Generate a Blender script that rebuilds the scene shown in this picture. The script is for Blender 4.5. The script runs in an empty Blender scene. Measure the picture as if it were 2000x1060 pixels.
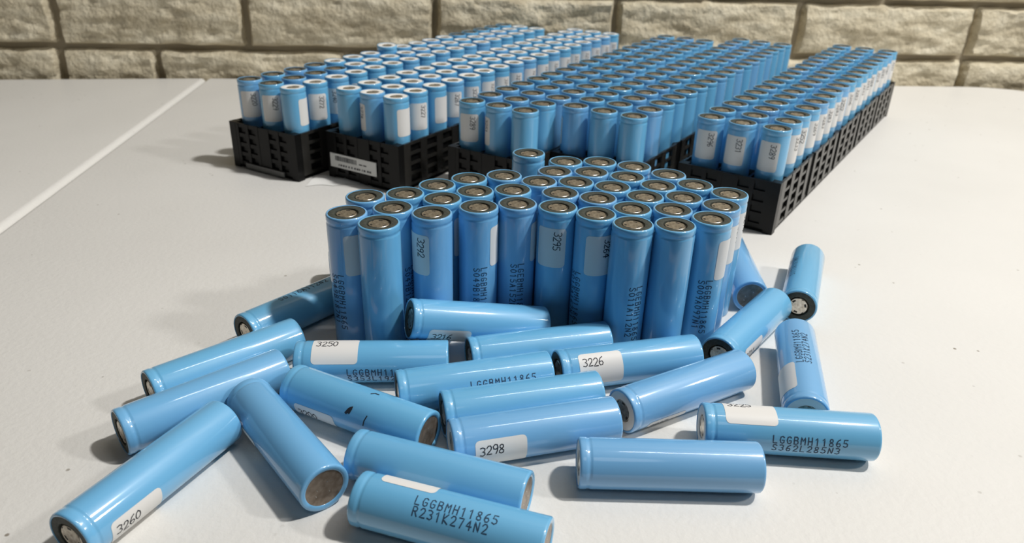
import bpy, bmesh, math, random
from mathutils import Matrix, Vector, noise

random.seed(7)
SC = bpy.context.scene
COL = SC.collection
MM = 0.001

# ------------------------------------------------------------------ camera
F_PX, PITCH, ROLL, CAM_H = 1445.976, 0.459655, -0.0309031, 187.858
cp_, sp_, cr_, sr_ = math.cos(PITCH), math.sin(PITCH), math.cos(ROLL), math.sin(ROLL)
fw = Vector((0, cp_, -sp_)); rt = Vector((1, 0, 0)); dn = Vector((0, -sp_, -cp_))
r2 = cr_ * rt + sr_ * dn
d2 = -sr_ * rt + cr_ * dn
CAM = Vector((0, 0, CAM_H * MM))
cd = bpy.data.cameras.new('camera')
cam = bpy.data.objects.new('camera', cd); COL.objects.link(cam)
up = -d2; bk = -fw
cam.matrix_world = Matrix(((r2.x, up.x, bk.x, CAM.x), (r2.y, up.y, bk.y, CAM.y), (r2.z, up.z, bk.z, CAM.z), (0, 0, 0, 1)))
cd.sensor_fit = 'HORIZONTAL'; cd.sensor_width = 36.0; cd.lens = F_PX / 2000 * 36.0
cd.clip_start = 0.01; cd.clip_end = 50
cd.dof.use_dof = True; cd.dof.focus_distance = 0.30; cd.dof.aperture_fstop = 18.0
SC.camera = cam

# ------------------------------------------------------------------ light and exposure
w = bpy.data.worlds.new('room_light'); SC.world = w; w.use_nodes = True
w.node_tree.nodes['Background'].inputs[0].default_value = (0.92, 0.97, 1.0, 1)
w.node_tree.nodes['Background'].inputs[1].default_value = 0.008

def lamp(name, loc, target, power, size, col):
    l = bpy.data.lights.new(name, 'AREA'); l.shape = 'DISK'; l.size = size; l.energy = power; l.color = col
    o = bpy.data.objects.new(name, l); COL.objects.link(o); o.location = loc
    o.rotation_euler = (Vector(target) - Vector(loc)).to_track_quat('-Z', 'Y').to_euler()
    return o
lamp('desk_lamp_light', (1.08, 0.34, 1.85), (0.05, 0.35, 0), 32.5, 0.13, (1.0, 0.975, 0.935))
tube = lamp('ceiling_tube_light', (0.66, 0.34, 1.9), (0.66, 0.34, 0), 4.2, 0.9, (1.0, 0.98, 0.95))
tube.data.shape = 'RECTANGLE'; tube.data.size = 0.9; tube.data.size_y = 0.022; tube.rotation_euler = (0, 0, 0)
lamp('side_lamp_light', (1.35, 0.12, 1.05), (0.05, 0.4, 0), 7.5, 0.14, (1.0, 0.975, 0.935))
lamp('front_fill_light', (0.15, -0.75, 1.5), (0, 0.35, 0), 1.0, 0.5, (1.0, 0.98, 0.95))  # added fill above the camera, brightens the cluster's front faces; no real fixture

vs = SC.view_settings
vs.view_transform = 'Standard'; vs.look = 'None'; vs.gamma = 1.0; vs.use_curve_mapping = False
vs.exposure = 0.06

# ------------------------------------------------------------------ helpers
def tag(o, label=None, cat=None, group=None, kind=None):
    if label: o['label'] = label
    if cat: o['category'] = cat
    if group: o['group'] = group
    if kind: o['kind'] = kind
    return o

def empty(name, mat=None):
    o = bpy.data.objects.new(name, None); o.empty_display_size = 0.01; COL.objects.link(o)
    if mat is not None: o.matrix_world = mat
    return o

def obj(name, me, parent=None):
    o = bpy.data.objects.new(name, me); COL.objects.link(o)
    if parent is not None: o.parent = parent
    return o

def mesh(name, V, Fc, mats, smooth=None, fm=None):
    me = bpy.data.meshes.new(name)
    me.from_pydata([(v[0] * MM, v[1] * MM, v[2] * MM) for v in V], [], Fc)
    for m in (mats if isinstance(mats, (list, tuple)) else [mats]): me.materials.append(m)
    if fm: me.polygons.foreach_set('material_index', fm)
    if smooth is not None:
        me.polygons.foreach_set('use_smooth', [True] * len(me.polygons))
        me.update(); me.set_sharp_from_angle(angle=math.radians(smooth))
    me.update()
    return me

class MB:
    """collects boxes, given in mm"""
    def __init__(s): s.V = []; s.F = []
    def box(s, x0, x1, y0, y1, z0, z1):
        b = len(s.V)
        s.V += [(x, y, z) for z in (z0, z1) for y in (y0, y1) for x in (x0, x1)]
        s.F += [tuple(b + i for i in f) for f in ((0, 2, 3, 1), (4, 5, 7, 6), (0, 1, 5, 4), (2, 6, 7, 3), (0, 4, 6, 2), (1, 3, 7, 5))]
        return s
    def mesh(s, name, m): return mesh(name, s.V, s.F, m)

def lathe(name, prof, seg, mats, smooth=35, cap0=False, cap1=False, fmat=None):
    """prof: (r, z) from bottom to top, outside normals"""
    V = []; F = []; fm = []
    n = len(prof)
    for (r, z) in prof:
        for k in range(seg):
            a = 2 * math.pi * k / seg
            V.append((r * math.cos(a), r * math.sin(a), z))
    for i in range(n - 1):
        for k in range(seg):
            k2 = (k + 1) % seg
            F.append((i * seg + k, i * seg + k2, (i + 1) * seg + k2, (i + 1) * seg + k)); fm.append(fmat[i] if fmat else 0)
    if cap0: F.append(tuple(range(seg - 1, -1, -1))); fm.append(0)
    if cap1: F.append(tuple((n - 1) * seg + k for k in range(seg))); fm.append(0)
    return mesh(name, V, F, mats, smooth, fm)

# ------------------------------------------------------------------ materials
def mat(name, col, rough=0.5, metal=0.0, spec=0.5, coat=0.0):
    m = bpy.data.materials.new(name); m.use_nodes = True
    b = m.node_tree.nodes['Principled BSDF']
    b.inputs['Base Color'].default_value = (*col, 1); b.inputs['Roughness'].default_value = rough
    b.inputs['Metallic'].default_value = metal; b.inputs['Specular IOR Level'].default_value = spec
    b.inputs['Coat Weight'].default_value = coat; b.inputs['Coat Roughness'].default_value = 0.09
    return m
def nd(m, t, **k):
    n = m.node_tree.nodes.new(t)
    for a, v in k.items(): setattr(n, a, v)
    return n
def lk(m, a, b): m.node_tree.links.new(a, b)
def bsdf(m): return m.node_tree.nodes['Principled BSDF']
def coords(m, kind='Object'): return nd(m, 'ShaderNodeTexCoord').outputs[kind]
def noise_n(m, scale, detail=4, rough=.55, co=None):
    n = nd(m, 'ShaderNodeTexNoise'); n.inputs['Scale'].default_value = scale; n.inputs['Detail'].default_value = detail
    n.inputs['Roughness'].default_value = rough
    lk(m, co or coords(m), n.inputs['Vector']); return n
def ramp(m, fac, stops):
    r = nd(m, 'ShaderNodeValToRGB'); lk(m, fac, r.inputs['Fac'])
    while len(r.color_ramp.elements) < len(stops): r.color_ramp.elements.new(.5)
    for e, (p, c) in zip(r.color_ramp.elements, stops): e.position = p; e.color = (*c, 1)
    return r
def bump(m, h, dist, strength=1.0):
    b = nd(m, 'ShaderNodeBump'); b.inputs['Strength'].default_value = strength; b.inputs['Distance'].default_value = dist
    lk(m, h, b.inputs['Height']); lk(m, b.outputs['Normal'], bsdf(m).inputs['Normal']); return b

M = {}
# blue shrink wrap, slightly different from cell to cell
m = mat('blue_wrap', (0.13, 0.38, 0.68), 0.45, coat=1.0); M['wrap'] = m
oi = nd(m, 'ShaderNodeObjectInfo')
r = ramp(m, oi.outputs['Random'], [(0.0, (0.145, 0.465, 0.755)), (0.5, (0.155, 0.475, 0.78)), (1.0, (0.18, 0.455, 0.79))])
lk(m, r.outputs['Color'], bsdf(m).inputs['Base Color'])
nn = noise_n(m, 260, 3); bump(m, nn.outputs['Fac'], 0.00006, 0.5)
m = mat('dark_insulator', (0.040, 0.048, 0.040), 0.62); M['dark'] = m
nn = noise_n(m, 900, 3); r = ramp(m, nn.outputs['Fac'], [(.35, (.030, .037, .031)), (.7, (.065, .072, .058))]); lk(m, r.outputs['Color'], bsdf(m).inputs['Base Color'])
M['white_ring'] = mat('white_insulator', (0.84, 0.83, 0.80), 0.55)
m = mat('cap_metal', (0.62, 0.56, 0.47), 0.34, 0.95); M['cap'] = m
nn = noise_n(m, 700, 4); r = ramp(m, nn.outputs['Fac'], [(.3, (.42, .36, .29)), (.7, (.76, .71, .62))]); lk(m, r.outputs['Color'], bsdf(m).inputs['Base Color'])
M['slot'] = mat('vent_shadow_slot', (0.03, 0.025, 0.02), 0.6)
m = mat('base_steel', (0.36, 0.29, 0.235), 0.42, 0.75); M['base'] = m
nn = noise_n(m, 450, 4); r = ramp(m, nn.outputs['Fac'], [(.3, (.25, .195, .15)), (.7, (.46, .38, .31))]); lk(m, r.outputs['Color'], bsdf(m).inputs['Base Color'])
M['weld'] = mat('weld_mark', (0.85, 0.82, 0.75), 0.3, 0.9)
M['sticker'] = mat('white_sticker', (0.80, 0.79, 0.77), 0.5)
M['ink'] = mat('marker_ink', (0.022, 0.022, 0.03), 0.6)
M['print'] = mat('printed_ink', (0.020, 0.055, 0.11), 0.6)
m = mat('black_plastic', (0.006, 0.006, 0.006), 0.34, spec=0.2); M['tray'] = m
nn = noise_n(m, 350, 3); bump(m, nn.outputs['Fac'], 0.0002, 0.4)
m = mat('lit_panel_plastic', (0.022, 0.021, 0.019), 0.27, spec=0.35); M['panel'] = m  # same black plastic as the tray, lightened to carry the light on its sides
nn = noise_n(m, 350, 3); bump(m, nn.outputs['Fac'], 0.0002, 0.4)
M['paper'] = mat('white_paper', (0.82, 0.82, 0.80), 0.6)
M['grey'] = mat('grey_strip', (0.16, 0.16, 0.155), 0.4)
# table: white moulded plastic, pebbled, with fine dark specks
m = mat('white_table_plastic', (0.78, 0.77, 0.745), 0.46); M['table'] = m
co = coords(m)
n1 = noise_n(m, 7, 3, co=co)
r1 = ramp(m, n1.outputs['Fac'], [(.3, (.755, .747, .722)), (.7, (.80, .792, .768))])
vo = nd(m, 'ShaderNodeTexVoronoi'); vo.inputs['Scale'].default_value = 95; lk(m, co, vo.inputs['Vector'])
sp = ramp(m, vo.outputs['Distance'], [(0.05, (1, 1, 1)), (0.09, (0, 0, 0))])
nk = noise_n(m, 26, 2, co=co); gk = ramp(m, nk.outputs['Fac'], [(.52, (0, 0, 0)), (.62, (1, 1, 1))])
mul = nd(m, 'ShaderNodeMath', operation='MULTIPLY'); lk(m, sp.outputs['Color'], mul.inputs[0]); lk(m, gk.outputs['Color'], mul.inputs[1])
mx = nd(m, 'ShaderNodeMix', data_type='RGBA'); lk(m, mul.outputs[0], mx.inputs['Factor']); lk(m, r1.outputs['Color'], mx.inputs['A'])
mx.inputs['B'].default_value = (.30, .27, .23, 1); lk(m, mx.outputs['Result'], bsdf(m).inputs['Base Color'])
n2 = noise_n(m, 330, 3, co=co); bump(m, n2.outputs['Fac'], 0.0006, 0.35)
# stone-faced bricks
m = mat('beige_brick', (0.5, 0.45, 0.35), 0.8, spec=0.25); M['brick'] = m
co = coords(m)
mp = nd(m, 'ShaderNodeMapping'); mp.inputs['Scale'].default_value = (0.55, 1, 1.5); lk(m, co, mp.inputs['Vector'])
n1 = noise_n(m, 34, 6, .65, co=mp.outputs['Vector'])
r1 = ramp(m, n1.outputs['Fac'], [(.30, (.40, .34, .23)), (.5, (.64, .57, .42)), (.70, (.84, .775, .61))])
lk(m, r1.outputs['Color'], bsdf(m).inputs['Base Color'])
n2 = noise_n(m, 120, 5, .6, co=co); bump(m, n2.outputs['Fac'], 0.006, 0.8)
m = mat('brick_mortar', (0.36, 0.31, 0.225), 0.9, spec=0.2); M['mortar'] = m
nn = noise_n(m, 90, 4); bump(m, nn.outputs['Fac'], 0.002, 0.6)
M['floor'] = mat('grey_floor', (0.30, 0.28, 0.25), 0.6)
nn = noise_n(M['floor'], 6, 4); r = ramp(M['floor'], nn.outputs['Fac'], [(.3, (.26, .24, .21)), (.7, (.34, .32, .29))]); lk(M['floor'], r.outputs['Color'], bsdf(M['floor']).inputs['Base Color'])
M['leg'] = mat('grey_leg_steel', (0.22, 0.22, 0.23), 0.4, 0.6)

# ------------------------------------------------------------------ the setting
BACK0 = Vector((-582.62, 836.47)); BANG = math.radians(5.3067)
BD = Vector((math.cos(BANG), math.sin(BANG))); BN = Vector((-BD.y, BD.x))
TBL = Matrix.Translation((BACK0.x * MM, BACK0.y * MM, 0)) @ Matrix.Rotation(BANG, 4, 'Z')   # x along the back edge, y away from the camera

floor_me = MB().box(-3000, 4200, -2600, 60, -760, -740).mesh('floor', M['floor'])
o = obj('floor', floor_me); o.matrix_world = TBL; tag(o, 'grey floor under the table', None, None, 'structure')

WALL_Y = 10.0
wall = empty('wall_back', TBL); tag(wall, 'beige wall of long rough-faced bricks behind the table', None, None, 'structure')
wb = obj('mortar_bed', MB().box(-3000, 4200, WALL_Y + 9, WALL_Y + 60, -740, 1700).mesh('mortar_bed', M['mortar']), wall)
def brick_mesh(w_, h_, seed):
    nx = max(6, int(w_ / 4.5)); nz = max(4, int(h_ / 3.2)); g = 2.6; V = []; F = []
    off = Vector((seed * 13.7, seed * 7.3, seed * 3.1))
    x0, x1, z0, z1 = g, w_ - g, g, h_ - g
    for j in range(nz + 1):
        for i in range(nx + 1):
            u = i / nx; v = j / nz
            x = x0 + (x1 - x0) * u; z = z0 + (z1 - z0) * v
            ex = min(x - x0, x1 - x); ez = min(z - z0, z1 - z); e = min(ex, ez)
            rr = min(1, e / 6.0); rr = math.sqrt(max(0, 1 - (1 - rr) ** 2))
            nz_ = noise.noise(Vector((x * .016, z * .045, 0)) + off) * 4.2 + noise.noise(Vector((x * .05, z * .13, 4)) + off) * 3.2 + noise.noise(Vector((x * .13, z * .26, 9)) + off) * 1.8
            jx = noise.noise(Vector((x * .05, z * .05, 20)) + off) * 1.8; jz = noise.noise(Vector((x * .03, z * .05, 30)) + off) * 2.0
            V.append((x + jx, (9.5 - 11.0 * rr) + nz_ * .95 * rr, z + jz))
    for j in range(nz):
        for i in range(nx):
            a = j * (nx + 1) + i; F.append((a, a + 1, a + nx + 2, a + nx + 1))
    # skirt back into the mortar
    ring = [i for i in range(nx + 1)] + [(j + 1) * (nx + 1) - 1 for j in range(1, nz + 1)] + [nz * (nx + 1) + i for i in range(nx - 1, -1, -1)] + [j * (nx + 1) for j in range(nz - 1, 0, -1)]
    b = len(V)
    for i in ring: V.append((V[i][0], 13.0, V[i][2]))
    for k in range(len(ring)):
        k2 = (k + 1) % len(ring); F.append((ring[k2], ring[k], b + k, b + k2))
    return mesh('brick', V, F, M['brick'], 50)
COURSES = {
    -1: [-790 + 213 * k for k in range(15)],
    0: [-788, -575, -362, -150, 63, 170, 383, 596, 809, 1022, 1146, 1359, 1572, 1785, 1998],
    1: [-785, -572, -359, -146, 67, 274, 488, 699, 923, 1144, 1357, 1570, 1783, 1996],
    2: [-678, -465, -252, -39, 174, 387, 600, 813, 1030, 1243, 1456, 1669, 1882],
    3: [-785, -572, -359, -146, 67, 274, 488, 699, 923, 1144, 1357, 1570, 1783, 1996],
}
sd = 0
for cix, js in COURSES.items():
    for a, b_ in zip(js[:-1], js[1:]):
        sd += 1
        bo = obj('brick', brick_mesh(b_ - a, 64, sd), wall)
        bo.location = (a * MM, (WALL_Y + random.uniform(-1.5, 1.5)) * MM, (30.5 + 64 * (cix - 1)) * MM)

# ------------------------------------------------------------------ folding table
FOLD_S = 226.0; TAB_D = 760.0; RIGHT_S = 1262.0; LEFT_S = FOLD_S - (RIGHT_S - FOLD_S)
table = empty('folding_table', TBL @ Matrix.Translation((FOLD_S * MM, -TAB_D / 2 * MM, -0.740)))
tag(table, 'white moulded plastic folding table with a centre seam, carrying all the cells', 'table')
def rrect(x0, x1, y0, y1, rl, rr_, n=14):
    P = []
    for (cx, cy, r_, a0) in ((x1 - rr_, y0 + rr_, rr_, -90), (x1 - rr_, y1 - rr_, rr_, 0), (x0 + rl, y1 - rl, rl, 90), (x0 + rl, y0 + rl, rl, 180)):
        k = n if r_ > 20 else 3
        for i in range(k + 1):
            a = math.radians(a0 + 90 * i / k); P.append((cx + r_ * math.cos(a), cy + r_ * math.sin(a), cx, cy, r_))
    return P
def panel_mesh(x0, x1, rl, rr_):
    V = []; F = []
    levels = [(0, -45)] + [(0, -5)] + [(5 * (1 - math.cos(math.radians(t))), -5 + 5 * math.sin(math.radians(t))) for t in (18, 36, 54, 72, 90)]
    n = None
    for ins, z in levels:
        P = rrect(x0 + ins, x1 - ins, -TAB_D + ins, -ins, max(rl - ins, .5), max(rr_ - ins, .5)); n = len(P)
        V += [(p[0], p[1], z) for p in P]
    for i in range(len(levels) - 1):
        for k in range(n):
            k2 = (k + 1) % n; F.append((i * n + k, i * n + k2, (i + 1) * n + k2, (i + 1) * n + k))
    F.append(tuple((len(levels) - 1) * n + k for k in range(n))); F.append(tuple(range(n - 1, -1, -1)))
    return mesh('tabletop_panel', V, F, M['table'], 40)
inv = Matrix.Translation((-FOLD_S * MM, TAB_D / 2 * MM, 0.740))
pr_ = obj('tabletop_panel', panel_mesh(FOLD_S + 0.8, RIGHT_S, 5.5, 120), table); pr_.matrix_local = inv
pl_ = obj('tabletop_panel', panel_mesh(LEFT_S - FOLD_S, -0.8, 120, 5.5), table)
pl_.matrix_local = inv @ Matrix.Translation((FOLD_S * MM, 0, 0)) @ Matrix.Rotation(math.radians(-1.0), 4, 'Y')
for lx in (-800, 800):
    for ly_ in (-280, 280):
        obj('leg', lathe('leg', [(14, 0), (14, 690)], 14, M['leg'], 40, True, True), table).location = (lx * MM, ly_ * MM, 0)
    b = obj('leg_brace', MB().box(-8, 8, -280, 280, 180, 196).mesh('leg_brace', M['leg']), table); b.location = (lx * MM, 0, 0)

# ------------------------------------------------------------------ lettering (strokes laid on the curved cell)
G = {
 '0': [[(.3, 1), (.08, .8), (.03, .5), (.08, .2), (.3, 0), (.52, .2), (.57, .5), (.52, .8), (.3, 1)]],
 '1': [[(.12, .8), (.32, 1), (.32, 0)]],
 '2': [[(.05, .8), (.2, 1), (.45, 1), (.57, .8), (.5, .55), (.03, 0), (.6, .02)]],
 '3': [[(.05, .95), (.3, 1), (.55, .85), (.5, .62), (.25, .53), (.52, .42), (.57, .2), (.35, 0), (.05, .08)]],
 '4': [[(.42, 0), (.42, 1), (.03, .35), (.6, .35)]],
 '5': [[(.55, 1), (.12, 1), (.07, .58), (.35, .62), (.57, .42), (.55, .15), (.3, 0), (.05, .1)]],
 '6': [[(.5, 1), (.25, .85), (.08, .55), (.04, .25), (.2, 0), (.45, .03), (.57, .25), (.45, .48), (.2, .46), (.06, .3)]],
 '7': [[(.03, 1), (.57, 1), (.25, 0)]],
 '8': [[(.3, .53), (.1, .7), (.12, .92), (.3, 1), (.48, .92), (.5, .7), (.3, .53), (.06, .32), (.08, .08), (.3, 0), (.52, .08), (.54, .32), (.3, .53)]],
 '9': [[(.55, .65), (.35, .5), (.1, .56), (.04, .8), (.25, 1), (.48, .95), (.56, .7), (.5, .3), (.38, 0)]],
 'L': [[(.05, 1), (.05, 0), (.55, 0)]],
 'G': [[(.55, .85), (.35, 1), (.12, .9), (.03, .5), (.12, .1), (.35, 0), (.57, .15), (.57, .45), (.33, .45)]],
 'E': [[(.55, 1), (.05, 1), (.05, 0), (.55, 0)], [(.05, .5), (.45, .5)]],
 'B': [[(.05, 0), (.05, 1), (.4, 1), (.53, .85), (.5, .6), (.35, .53), (.05, .53)], [(.35, .53), (.57, .35), (.55, .1), (.4, 0), (.05, 0)]],
 'M': [[(.03, 0), (.03, 1), (.3, .5), (.57, 1), (.57, 0)]],
 'H': [[(.05, 0), (.05, 1)], [(.55, 0), (.55, 1)], [(.05, .5), (.55, .5)]],
 'S': [[(.55, .88), (.35, 1), (.1, .92), (.06, .68), (.3, .52), (.53, .38), (.54, .12), (.3, 0), (.04, .12)]],
 'A': [[(.03, 0), (.3, 1), (.57, 0)], [(.13, .35), (.47, .35)]],
 'N': [[(.05, 0), (.05, 1), (.55, 0), (.55, 1)]],
 'R': [[(.05, 0), (.05, 1), (.4, 1), (.55, .8), (.5, .58), (.35, .5), (.05, .5)], [(.3, .5), (.57, 0)]],
 'K': [[(.05, 0), (.05, 1)], [(.55, 1), (.05, .42), (.57, 0)]],
}
R0, LEN = 9.12, 65.0
def ribbon(polys, width, place, name, material):
    """polys: 2-D polylines in mm (t along the text, v up); place maps (t, v) -> 3-D mm"""
    V = []; F = []
    for P in polys:
        Q_ = [P[0]]
        for a, b in zip(P[:-1], P[1:]):
            d = math.dist(a, b); n = max(1, int(d / 0.7))
            Q_ += [(a[0] + (b[0] - a[0]) * i / n, a[1] + (b[1] - a[1]) * i / n) for i in range(1, n + 1)]
        base = len(V); n = len(Q_)
        for i, p in enumerate(Q_):
            a = Q_[max(i - 1, 0)]; b = Q_[min(i + 1, n - 1)]
            dx, dy = b[0] - a[0], b[1] - a[1]; l = math.hypot(dx, dy) or 1; dx /= l; dy /= l
            e = -width / 2 if i == 0 else (width / 2 if i == n - 1 else 0)
            q = (p[0] + dx * e, p[1] + dy * e)
            V.append(place(q[0] - dy * width / 2, q[1] + dx * width / 2)); V.append(place(q[0] + dy * width / 2, q[1] - dx * width / 2))
        for i in range(n - 1): F.append((base + 2 * i, base + 2 * i + 1, base + 2 * i + 3, base + 2 * i + 2))
    return mesh(name, V, F, material)
def text_polys(s, h, t0=0, v0=0, pitch=.82, wid=1.0, jit=0.0, rnd=random):
    out = []; t = t0
    for ch in s:
        dy = rnd.uniform(-jit, jit) * h; k = 1 + rnd.uniform(-jit, jit)
        for st in G.get(ch, []):
            out.append([(t + (x * wid * k + .12 * jit * 8 * (y - .5)) * h, v0 + dy + y * h * k) for x, y in st])
        t += pitch * wid * h
    return out
def on_cell(rr, p0):
    def f(t, v):
        a = v / R0
        return (rr * math.cos(a), rr * math.sin(a), LEN - (p0 + t))
    return f
_cache = {}
def number_mesh(num):
    if ('n', num) not in _cache:
        rnd = random.Random(num)
        _cache['n', num] = ribbon(text_polys(num, 3.4, 0, 0, .72, .95, .06, rnd), 0.42, on_cell(R0 + 0.13, 9.3), 'handwritten_number', M['ink'])
    return _cache['n', num]
def code_mesh(l1, l2):
    if ('c', l1, l2) not in _cache:
        P = text_polys(l1, 2.8, 0, .3, .94, .98) + text_polys(l2, 2.8, .2, -3.2, .94, .98)
        _cache['c', l1, l2] = ribbon(P, 0.42, on_cell(R0 + 0.05, 0), 'printed_code', M['print'])
    return _cache['c', l1, l2]
def sticker_mesh():
    if 's' in _cache: return _cache['s']
    V = []; F = []; n = 14; k = 12; hw = 7.1; p0, p1 = 7.6, 27.0; c = 1.7; ra = R0 + 0.08
    rows = []
    ts = [0, .15, .5, 1.0, 1.7] + [1.7 + (p1 - p0 - 3.4) * i / 6 for i in range(1, 6)] + [p1 - p0 - x for x in (1.7, 1.0, .5, .15, 0)]
    for t in ts:
        e = min(t, p1 - p0 - t); ins = c - math.sqrt(max(0, c * c - (c - e) ** 2)) if e < c else 0
        row = []
        for i in range(k + 1):
            v = (-hw + ins) + 2 * (hw - ins) * i / k; a = v / R0
            row.append(len(V)); V.append((ra * math.cos(a), ra * math.sin(a), LEN - (p0 + t)))
        rows.append(row)
    for a, b in zip(rows[:-1], rows[1:]):
        for i in range(k): F.append((a[i], b[i], b[i + 1], a[i + 1]))
    _cache['s'] = mesh('sticker', V, F, M['sticker'], 60)
    return _cache['s']

# ------------------------------------------------------------------ one cell, built once per quality and shared
def cell_meshes(hi):
    key = ('cell', hi)
    if key in _cache: return _cache[key]
    sg = 44 if hi else 26
    wrap = [(6.95, .55), (7.1, .25), (7.7, .04), (8.35, 0), (8.8, .14), (9.03, .45), (R0, 1.0), (R0, 30), (R0, 60.3), (9.08, 60.7), (8.93, 61.1), (8.90, 61.5), (8.96, 61.9), (R0, 62.4), (R0 + .02, 63.0), (R0, 63.5), (R0, 64.2), (9.0, 64.6), (8.75, 64.9), (8.4, 65.0), (8.15, 64.9), (8.1, 64.6)]
    d = {}
    d['wrap'] = lathe('wrap', wrap, sg, M['wrap'], 50)
    ring = [(8.12, 64.55), (8.05, 64.72), (7.9, 64.76), (5.6, 64.76), (5.3, 64.65), (5.15, 64.2), (5.15, 63.3)]
    d['ring_dark'] = lathe('insulator_ring', ring, sg, M['dark'], 35)
    ringw = [(8.12, 64.55), (8.05, 64.72), (7.9, 64.76), (5.0, 64.76), (4.75, 64.65), (4.6, 64.2), (4.6, 63.3)]
    d['ring_white'] = lathe('insulator_ring', ringw, sg, M['white_ring'], 35)
    # button cap with vent slots round its shoulder
    s2 = 24
    prof = [(5.3, 63.2), (5.2, 63.3), (4.85, 63.45), (4.55, 64.2), (4.3, 64.42), (3.9, 64.36), (2.9, 64.34), (1.9, 64.36), (0.01, 64.30)]
    V = []; F = []; fm = []
    for r_, z in prof:
        for k in range(s2):
            a = 2 * math.pi * k / s2; V.append((r_ * math.cos(a), r_ * math.sin(a), z))
    for i in range(len(prof) - 1):
        for k in range(s2):
            k2 = (k + 1) % s2; F.append((i * s2 + k, i * s2 + k2, (i + 1) * s2 + k2, (i + 1) * s2 + k))
            fm.append(1 if (i == 2 and k % 8 in (0, 1, 2, 3)) or (i == 5 and k % 8 in (2, 3)) or (i == 4 and k % 8 == 6) else 0)
    d['cap'] = mesh('button_cap', V, F, [M['cap'], M['slot']], 30, fm)
    # steel base with three weld marks
    V = []; F = []; fm = []
    rr_ = [7.05, 5.0, 2.5, 0.01]
    for r_ in rr_:
        for k in range(sg):
            a = 2 * math.pi * k / sg; V.append((r_ * math.cos(a), r_ * math.sin(a), .5 + .06 * (7 - r_) / 7))
    for i in range(3):
        for k in range(sg):
            k2 = (k + 1) % sg; F.append((i * sg + k2, i * sg + k, (i + 1) * sg + k, (i + 1) * sg + k2)); fm.append(0)
    for (x, y) in ((1.6, 1.9), (-2.6, .6), (1.2, -2.5), (-.6, -3.9)):
        b = len(V); V += [(x + dx, y + dy, .46) for dx, dy in ((-.45, -.15), (-.3, .2), (.45, .2), (.4, -.1))]; F.append((b, b + 1, b + 2, b + 3)); fm.append(1)
    d['base'] = mesh('steel_base', V, F, [M['base'], M['weld']], 30, fm)
    _cache[key] = d
    return d

CODES = [('LGGBMH11865', 'S049B187N1'), ('LGEBMH11865', 'S015A152N2'), ('LGEBMH11865', 'S011A112N2'), ('LGGBMH11865', 'S009A097N1'), ('LGGBMH11865', 'S362L285N3'), ('LGGBMH11865', 'R231K274N2')]
def frame(origin, zax, toward):
    z = zax.normalized(); x = toward - z * toward.dot(z); x.normalize(); y = z.cross(x)
    return Matrix(((x.x, y.x, z.x, origin.x), (x.y, y.y, z.y, origin.y), (x.z, y.z, z.z, origin.z), (0, 0, 0, 1)))
def make_cell(name, mtx, label, group, ring='dark', hi=True, sticker=None, number=None, code=None, codestart=27.0, base=True):
    """sticker / code: angle in degrees round the cell from the side that faces the camera"""
    d = cell_meshes(hi)
    e = empty(name, mtx); tag(e, label, 'battery', group)
    obj('wrap', d['wrap'], e)
    obj('insulator_ring', d['ring_' + ring], e)
    obj('button_cap', d['cap'], e)
    if base: obj('steel_base', d['base'], e)
    if sticker is not None:
        s = obj('sticker', sticker_mesh(), e); s.rotation_euler.z = math.radians(sticker); s['label'] = 'white rounded paper sticker'
        if number:
            t = obj('handwritten_number', number_mesh(number), s); t.rotation_euler.z = 1.3 / R0; t['label'] = 'number handwritten in black marker'
    if code:
        t = obj('printed_code', code_mesh(*code[1:]), e); t.rotation_euler.z = math.radians(code[0]); t.location.z = -codestart * MM
        t['label'] = 'dark blue printed code in two lines'
    return e

# ------------------------------------------------------------------ cells lying on the table (mm: x, y, heading, height, tilt)
LY = {'L1': (-120.79, 196.00, 1.1593, 9.20, 0), 'L2': (-119.55, 239.18, 0.7604, 9.20, 0), 'L3': (-120.27, 264.83, 0.7691, 9.20, 0), 'L4': (-101.17, 314.70, 0.8990, 9.20, 0),
      'L6': (-82.00, 215.78, -0.8642, 9.20, 0), 'L7': (-58.34, 235.52, -0.4489, 9.20, 0), 'L8': (-58.86, 269.30, 0.0679, 9.20, 0), 'L9': (-14.60, 292.37, 0.3276, 16.90, -0.2067),
      'L10': (13.25, 283.52, 0.2827, 9.20, 0), 'L11': (-14.10, 256.37, 0.2888, 9.20, 0), 'L12': (51.91, 274.72, 0.2628, 9.20, 0), 'L13': (5.69, 242.86, 0.2785, 9.20, 0),
      'L14': (10.43, 225.23, 0.2785, 9.20, 0), 'L15': (-23.39, 199.57, -0.3067, 9.20, 0), 'L16': (-17.41, 178.17, -0.2897, 9.20, 0), 'L17': (73.15, 255.63, 0.5249, 9.20, 0),
      'L18': (107.38, 229.70, -0.0549, 9.20, 0), 'L19': (58.25, 208.47, 0.0071, 9.20, 0), 'L20': (114.10, 307.60, 0.8971, 9.20, 0), 'L21': (158.50, 360.74, 1.1667, 9.20, 0),
      'L22': (126.75, 271.40, 1.3211, 9.20, 0), 'L5': (-67.50, 367.40, 0.2618, 9.20, 0), 'L23': (126.60, 372.50, 4.6426, 9.20, 0)}
K = CODES
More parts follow.
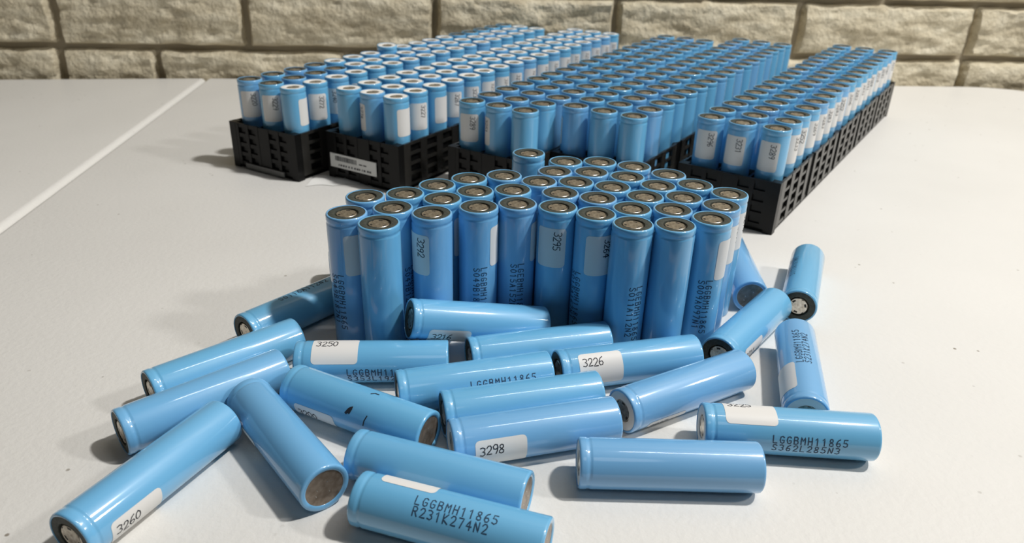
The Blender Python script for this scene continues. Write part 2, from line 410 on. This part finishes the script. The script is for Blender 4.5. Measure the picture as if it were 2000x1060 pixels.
INFO = {  # ring, sticker angle, number, code, label
 'L1': ('dark', -72, '3260', None, 'blue cell lying nearest the bottom left corner, sticker reading 3260'),
 'L2': ('dark', 175, None, None, 'blue cell lying at left, second of three parallel ones, tip poking furthest left'),
 'L3': ('dark', 170, None, None, 'blue cell lying at left, upper of the parallel pair with bright streaks'),
 'L4': ('dark', None, None, (48, 'S0116A112N2', ''), 'blue cell lying half in the shade at the left foot of the standing cluster'),
 'L5': ('dark', None, None, None, 'blue cell mostly hidden behind the left end of the cluster, black end showing'),
 'L6': ('dark', -112, '3244', None, 'blue cell lying with its round steel base facing the viewer at lower left'),
 'L7': ('dark', -86, '3200', None, 'blue cell lying with black flecks on its side'),
 'L8': ('dark', 37, '3250', (-42, 'LGGBMH11865', 'S353L192N3'), 'blue cell lying crosswise with a large sticker reading 3250'),
 'L9': ('dark', -72, '3216', None, 'blue cell leaning against the front row, sticker reading 3216'),
 'L10': ('dark', 180, None, None, 'plain blue cell lying between the 3216 cell and the 3226 cell'),
 'L11': ('dark', 180, None, (-19, 'LGGBMH11865', 'S041A187N1'), 'blue cell lying between the 3250 cell and the parallel pair right of it'),
 'L12': ('dark', -7, '3226', None, 'blue cell lying below the front row, sticker reading 3226'),
 'L13': ('dark', 180, None, None, 'plain blue cell lying directly behind the 3298 cell, touching it'),
 'L14': ('white', -48, '3298', None, 'blue cell lying in the middle with a low sticker reading 3298'),
 'L15': ('dark', 180, None, None, 'plain blue cell lying just behind the bottommost cell, steel base to the right'),
 'L16': ('dark', 92, None, (13, 'LGGBMH11865', 'R231K274N2'), 'bottommost blue cell with two lines of printed code, cut by the photo edge'),
 'L17': ('white', -106, '3247', None, 'blue cell lying with a white-ringed end and a bright streak, right of centre'),
 'L18': ('white', 55, '3225', (-31, 'LGGBMH11865', 'S362L285N3'), 'blue cell lying rightmost in front, sticker 3225 above a printed two-line code'),
 'L19': ('white', 180, None, None, 'plain blue cell lying alone in front at lower right, without sticker'),
 'L20': ('dark', -86, '3211', None, 'blue cell lying aslant at the right foot of the cluster, black end toward the viewer'),
 'L21': ('dark', None, None, (52, 'LGGBMH11865', 'S117A187N1'), 'blue cell lying furthest back at right, black ring and silver cap facing out'),
 'L22': ('white', 55, None, (-14, 'LGGBMH11865', 'S231K274N2'), 'blue cell lying lengthwise at right behind the 3225 cell'),
 'L23': ('dark', None, None, None, 'blue cell lying beside the right end of the cluster, base facing the viewer'),
}
for k, q in LY.items():
    X, Y, a, z, t = q
    d = Vector((math.cos(a) * math.cos(t), math.sin(a) * math.cos(t), math.sin(t))); c = Vector((X, Y, z - 0.075))
    neg = (c + d * LEN / 2) * MM
    ring, st, num, code, lab = INFO[k]
    cs = {'L8': 22.5, 'L16': 22.0, 'L11': 29, 'L18': 25, 'L4': 20, 'L22': 26, 'L21': 22}.get(k, 26)
    e = make_cell('battery_cell', frame(neg, -d, CAM - c * MM), lab, 'loose cells lying on the table', ring, True, st, num, code, cs)
    if k == 'L7':   # flecks stuck on the wrap
        for nm, polys, wd in (('black_fleck', [[(0, 0), (.9, 1.5), (2.0, 2.6), (1.2, .4)], [(.5, .6), (1.4, 1.7)]], 1.1), ('black_fleck', [[(8.3, -2.6), (8.5, -.8), (9.3, 1.3)]], .45), ('black_fleck', [[(8.6, 11.6), (7.0, 11.6), (5.8, 10.6)]], .45)):
            o = obj(nm, ribbon(polys, wd, on_cell(R0 + .12, 33), nm, M['ink']), e); o.rotation_euler.z = math.radians(-18)

# ------------------------------------------------------------------ cells standing in the loose cluster
STAND = [('a', -73.49, 301.92), ('b', -57.50, 291.72), ('c', -54.39, 309.90), ('d', -36.28, 304.67), ('e', -69.32, 322.92), ('f', -51.53, 328.19), ('g', -37.78, 341.24), ('h', -33.47, 322.89), ('i', -16.08, 314.20), ('j', 1.56, 319.59), ('k', 20.09, 317.10), ('l', 37.02, 309.78), ('m', -22.92, 352.19), ('n', -18.90, 334.19), ('o', -5.58, 358.46), ('p', -0.83, 337.87), ('q', 7.25, 397.58), ('r', 12.09, 351.03), ('s', 20.64, 367.37), ('t', 27.14, 384.62), ('u', 30.55, 351.76), ('v', 21.95, 335.44), ('w', 52.16, 299.26), ('x', 70.68, 299.76), ('y', 88.78, 308.43), ('z', 54.07, 317.67), ('aa', 72.92, 318.06), ('bb', 96.82, 325.02), ('cc', 104.82, 341.64), ('dd', 62.46, 334.09), ('ee', 81.07, 334.60), ('ff', 71.40, 350.31), ('gg', 90.26, 353.08), ('hh', 79.69, 368.18), ('ii', 63.36, 379.89), ('jj', 57.49, 362.41), ('kk', 48.22, 346.47), ('ll', 39.62, 330.16), ('mm', 45.67, 385.77), ('nn', 39.47, 367.91)]
SINFO = {  # sticker, number, code
 'a': (30, '3258', (-42, *K[0])), 'b': (180, None, None), 'c': (150, None, (48, 'LGGBMH11865', 'S049B127N1')), 'd': (-54, '3292', None),
 'i': (81, None, (7, *K[0])), 'j': (91, None, (6, *K[1])), 'k': (-15, '3295', None), 'l': (22, '3264', (-52, 'LGGBMH11865', 'S015A167N1')),
 'w': (160, None, (30, *K[2])), 'x': (180, None, None), 'y': (76, None, (10, *K[3])), 'bb': (72, '3271', None), 'cc': (66, '3274', None), 'h': (80, None, None), 'n': (-70, None, None), 'p': (85, None, None),
}
ROWS = {'front row': 'a b d i j k l w x y'.split(), 'second row': 'c h n p v ll z aa bb'.split(), 'third row': 'e f g m o r u kk dd ee cc'.split(), 'fourth row': 's nn jj ff gg'.split(), 'fifth row': 't mm ii hh'.split()}
ORD = ['first', 'second', 'third', 'fourth', 'fifth', 'sixth', 'seventh', 'eighth', 'ninth', 'tenth', 'eleventh', 'twelfth', 'thirteenth', 'fourteenth', 'fifteenth', 'sixteenth', 'seventeenth']
slabel = {'q': 'blue cell standing apart behind the cluster, farthest back, against the trays'}
for rn, ks in ROWS.items():
    for i, k in enumerate(ks): slabel[k] = 'blue cell standing in the loose cluster, %s, %s from the left' % (rn, ORD[i])
for k, extra in {'d': ', sticker 3292', 'k': ', sticker 3295'}.items(): slabel[k] += extra
for k, X, Y in STAND:
    st, num, code = SINFO.get(k, (random.uniform(100, 250), None, None))
    p = Vector((X, Y, 0)) * MM
    make_cell('battery_cell', frame(p, Vector((0, 0, 1)), Vector((-X, -Y, 0))), slabel[k], 'cells standing in the loose cluster', 'dark', True, st, num, code, 27)

# ------------------------------------------------------------------ trays and the cells in them
NR, NC = 17, 3
FLOOR_T = 1.1
TRAYS = {  # origin of first cell, heading, pitch along, pitch across, side margin
 'T1': (-200.438, 556.947, 1.052, 22.903, 21.777, 12.2), 'T2': (-122.599, 538.28, 1.043, 22.83, 21.735, 12.2), 'T3': (-31.444, 511.076, 1.032, 23.016, 21.695, 10.4),
 'T4': (40.582, 505.284, 1.014, 23.108, 21.721, 10.4), 'T5': (128.711, 487.201, 0.983, 23.337, 21.903, 12.6)}
TDESC = {'T1': 'leftmost', 'T2': 'second', 'T3': 'middle', 'T4': 'fourth', 'T5': 'rightmost'}
TLAB = {'T1': 'long black plastic tray at far left, mixed black- and white-ringed cells in it',
        'T2': 'long black plastic tray with a white printed label on its front end',
        'T3': 'long black plastic tray in the middle, left one of the touching pair',
        'T4': 'long black plastic tray right of the middle, right one of the touching pair',
        'T5': 'long black plastic tray at far right, open lattice side facing the viewer'}
FRONT, BACKM, TH_ = 14.2, 12.0, 35.0
def lattice(x0, x1, z0, z1, ncol, nrow, bar, th, hb=None):
    """panel in the x-z plane with open rectangular holes; y from 0 to -th"""
    hb = hb or bar; b = MB(); wc = (x1 - x0 - bar * (ncol + 1)) / ncol; hr = (z1 - z0 - hb * (nrow + 1)) / nrow
    for i in range(ncol + 1):
        x = x0 + i * (wc + bar); b.box(x, x + bar, -th, 0, z0, z1)
    for j in range(nrow + 1):
        z = z0 + j * (hr + hb)
        for i in range(ncol):
            x = x0 + bar + i * (wc + bar); b.box(x, x + wc, -th + .3, -.3, z, z + hb)
    return b
for tname, (ox, oy, ang, pr, pc, mg) in TRAYS.items():
    u = Vector((math.cos(ang), math.sin(ang))); v = Vector((u.y, -u.x))
    # tray frame: x across (to the right), y along (away), origin at the first cell's centre on the table
    TM = Matrix(((v.x, u.x, 0, ox * MM), (v.y, u.y, 0, oy * MM), (0, 0, 1, 0), (0, 0, 0, 1)))
    t = empty('battery_tray', TM); tag(t, TLAB[tname], 'tray', 'black cell trays')
    xl, xr = -mg, (NC - 1) * pc + mg; yf, yb = -FRONT, (NR - 1) * pr + BACKM
    # TM is right-handed? x=v, y=u -> v x u = +z
    obj('tray_floor', MB().box(xl + 1, xr - 1, yf + 1, yb - 1, 0.15, FLOOR_T).mesh('tray_floor', M['tray']), t)
    b = MB()      # inner wall, behind the lattice
    iw = 1.9
    b.box(xl + iw, xl + iw + .8, yf + iw, yb - iw, FLOOR_T, TH_ - 2); b.box(xr - iw - .8, xr - iw, yf + iw, yb - iw, FLOOR_T, TH_ - 2)
    b.box(xl + iw, xr - iw, yf + iw, yf + iw + .8, FLOOR_T, TH_ - 2); b.box(xl + iw, xr - iw, yb - iw - .8, yb - iw, FLOOR_T, TH_ - 2)
    obj('inner_wall', b.mesh('inner_wall', M['tray']), t)
    b = MB()      # dividers between the cells
    for i in range(NR - 1):
        y = (i + .5) * pr; b.box(xl + 2.8, xr - 2.8, y - .8, y + .8, FLOOR_T, TH_ - 3)
    for j in range(NC - 1):
        x = (j + .5) * pc
        for i in range(NR):
            y0 = yf + 3 if i == 0 else (i - .5) * pr + .8; y1 = yb - 3 if i == NR - 1 else (i + .5) * pr - .8
            b.box(x - .8, x + .8, y0, y1, FLOOR_T, TH_ - 3)
    obj('divider_grid', b.mesh('divider_grid', M['tray']), t)
    # long sides: five lattice panels between dark posts
    ns = 5; sl = (yb - yf - 6) / ns
    pm = lattice(0, sl - 11, 3.0, TH_, 3, 4, 7.4, 1.7, 2.2).mesh('side_panel', M['panel'])
    post = MB().box(-1.4, 1.4, 0, 10.2, 0, TH_ - .6).mesh('post', M['tray'])
    corner = MB().box(0, 6.2, 0, 6.2, 0, TH_ + .2).mesh('corner_post', M['tray'])
    for s_ in range(ns):
        ys = yf + 6.2 + s_ * sl
        p = obj('side_panel', pm, t); p.matrix_local = Matrix.Translation((xr * MM, ys * MM, 0)) @ Matrix.Rotation(math.radians(90), 4, 'Z') @ Matrix.Scale(-1, 4, (0, 1, 0)) @ Matrix.Translation((0, 0, 0))
        p.matrix_local = Matrix(((0, 1, 0, xr * MM), (1, 0, 0, ys * MM), (0, 0, 1, 0), (0, 0, 0, 1)))
        p = obj('side_panel', pm, t); p.matrix_local = Matrix(((0, -1, 0, xl * MM), (1, 0, 0, ys * MM), (0, 0, 1, 0), (0, 0, 0, 1)))
        if s_ < ns - 1:
            for xx in (xr - 2.6, xl + 2.6): obj('post', post, t).location = (xx * MM, (ys + sl - 10.7) * MM, 0)
    for xx in (xl, xr - 6.2):
        for yy in (yf, yb - 6.2): obj('corner_post', corner, t).location = (xx * MM, yy * MM, 0)
    # ends: two slotted panels and a middle post
    wd = (xr - xl - 12.4 - 8) / 2
    em = lattice(0, wd, 2.5, TH_, 2, 4, 3.0, 1.6).mesh('end_panel', M['tray'])
    mp = MB().box(0, 8, 0, 2.6, 0, TH_ - .4).mesh('post', M['tray'])
    for k in range(2):
        xs = xl + 6.2 + k * (wd + 8)
        obj('end_panel', em, t).location = (xs * MM, (yf + 1.7) * MM, 0)
        obj('end_panel', em, t).location = (xs * MM, yb * MM, 0)
    obj('post', mp, t).location = ((xl + 6.2 + wd) * MM, (yf + .3) * MM, 0); obj('post', mp, t).location = ((xl + 6.2 + wd) * MM, (yb - 2.8) * MM, 0)
    if tname == 'T2':      # printed label on the front end
        wl = 44.0
        lb = obj('paper_label', MB().box(0, wl, -.5, 0, 9.0, 19.5).mesh('paper_label', M['paper']), t); lb.location = ((xl + 3.0) * MM, yf * MM, 0)
        lb['label'] = 'white printed paper label'
        P = []
        rb = random.Random(3); x = 5.0
        bb_ = MB()
        while x < 26:
            ww = rb.choice((.3, .5, .8)); bb_.box(x, x + ww, -.6, -.5, 14.4, 18.0); x += ww + rb.choice((.3, .5))
        for x0_, x1_ in ((28, 31), (32, 35)): bb_.box(x0_, x1_, -.6, -.5, 14.8, 15.6)
        x = 8.0
        while x < 39:
            ww = rb.choice((.8, 1.2, 1.6)); bb_.box(x, x + ww, -.6, -.5, 10.6, 12.0); x += ww + rb.choice((.5, .9, 1.6))
        obj('barcode', bb_.mesh('barcode', M['ink']), lb)
    if tname == 'T1':
        lb = obj('edge_strip', MB().box(0, 40, -1.2, 0, 1.0, 5.0).mesh('edge_strip', M['grey']), t); lb.location = ((xl + 14) * MM, yf * MM, 0); lb['label'] = 'grey shiny strip along the bottom edge'
    if tname == 'T5':
        lb = obj('clip', MB().box(0, 5.5, -3.5, 0, 1.5, 7.5).box(1, 4.5, -4.2, -3.5, 2.5, 6.5).mesh('clip', M['grey']), t); lb.location = ((xr - 27.5) * MM, yf * MM, 0); lb['label'] = 'small grey clip'
    # cells
    tr_rnd = random.Random(tname)
    for i in range(NR):
        for j in range(NC):
            P = Vector((ox, oy)) + u * (pr * i) + v * (pc * j)
            P += Vector((tr_rnd.uniform(-.5, .5), tr_rnd.uniform(-.5, .5)))
            ring = 'white' if tname in ('T1', 'T2') else 'dark'
            if tname == 'T1' and ((i < 4 and j < 2) or (i > 11 and j == 0)): ring = 'dark'
            st = tr_rnd.uniform(125, 235); num = None; code = None
            if j == 2 and i > 0 and tname in ('T5', 'T2', 'T1'):
                st = {'T5': 38, 'T2': 24, 'T1': 8}[tname] + tr_rnd.uniform(-14, 14); num = str(3200 + tr_rnd.choice((6, 18, 27, 33, 41, 52, 69, 83)))
            fr = {('T5', 0, 0): (-10, '3296', None), ('T5', 0, 1): (-20, '3231', None), ('T5', 0, 2): (-20, '3289', None),
                  ('T3', 0, 0): (-17, '3289', None), ('T3', 0, 1): (-84, '3251', None), ('T3', 1, 2): (150, None, (50, *K[0])), ('T4', 0, 0): (-108, '3242', None), ('T4', 0, 1): (180, None, None), ('T4', 0, 2): (-128, None, None), ('T3', 0, 2): (180, None, None),
                  ('T1', 0, 0): (-10, '3220', None), ('T1', 0, 1): (-10, '3229', None), ('T1', 0, 2): (64, None, (-24, *K[1])), ('T1', 1, 2): (5, '3272', None), ('T1', 2, 2): (-34, '3240', None),
                  ('T2', 0, 0): (180, None, None), ('T2', 0, 1): (-83, '3278', None), ('T2', 0, 2): (46, None, (-24, *K[0])), ('T2', 1, 2): (17, '3227', None), ('T2', 2, 2): (46, None, None), ('T2', 3, 2): (6, '3267', None)}.get((tname, i, j))
            if fr: st, num, code = fr
            mt = frame(Vector((P.x, P.y, FLOOR_T + .02)) * MM, Vector((0, 0, 1)), Vector((-P.x, -P.y, 0)))
            if tname == 'T1' and (i, j) == (7, 0):   # one cell pushed up and leaning
                mt = Matrix.Translation((0, 0, 0.005)) @ mt @ Matrix.Rotation(math.radians(4.5), 4, 'Y')
            col_ = ('left column', 'centre column', 'right column')[j]
            rowd = 'front row' if i == 0 else ('last row' if i == NR - 1 else '%s row back' % ORD[i])
            lab = 'blue cell with %s ring, %s of the %s tray%s, %s' % ('black' if ring == 'dark' else 'white', col_, TDESC[tname], ' from left' if tname in ('T2', 'T4') else '', rowd)
            make_cell('battery_cell', mt, lab, 'cells in the %s tray' % TDESC[tname], ring, i < 5, st, num, code, 36 if code else 27, base=False)

# ------------------------------------------------------------------ rumpled paper showing between the two left trays
V = []; F = []; nu, nv = 22, 10
for j in range(nv + 1):
    for i in range(nu + 1):
        uu = i / nu; vv = j / nv
        x = -152 + 46 * uu + 3 * math.sin(uu * 7 + vv); y = 508 + 24 * vv + 16 * uu - 10 * uu * uu + 2 * math.sin(uu * 11)
        z = .35 + .5 * (1 + math.sin(uu * 9 + vv * 3)) * (1 - abs(2 * vv - 1)) 
        V.append((x, y, z))
for j in range(nv):
    for i in range(nu):
        a = j * (nu + 1) + i; F.append((a, a + 1, a + nu + 2, a + nu + 1))
b0 = len(V); V += [(x, y, z - .12) for x, y, z in V]
F += [tuple(b0 + i for i in reversed(f)) for f in F[:nu * nv]]
pp = obj('paper_sheet', mesh('paper_sheet', V, F, M['paper'], 60)); tag(pp, 'rumpled scrap of white paper on the table between the two left trays', 'paper')
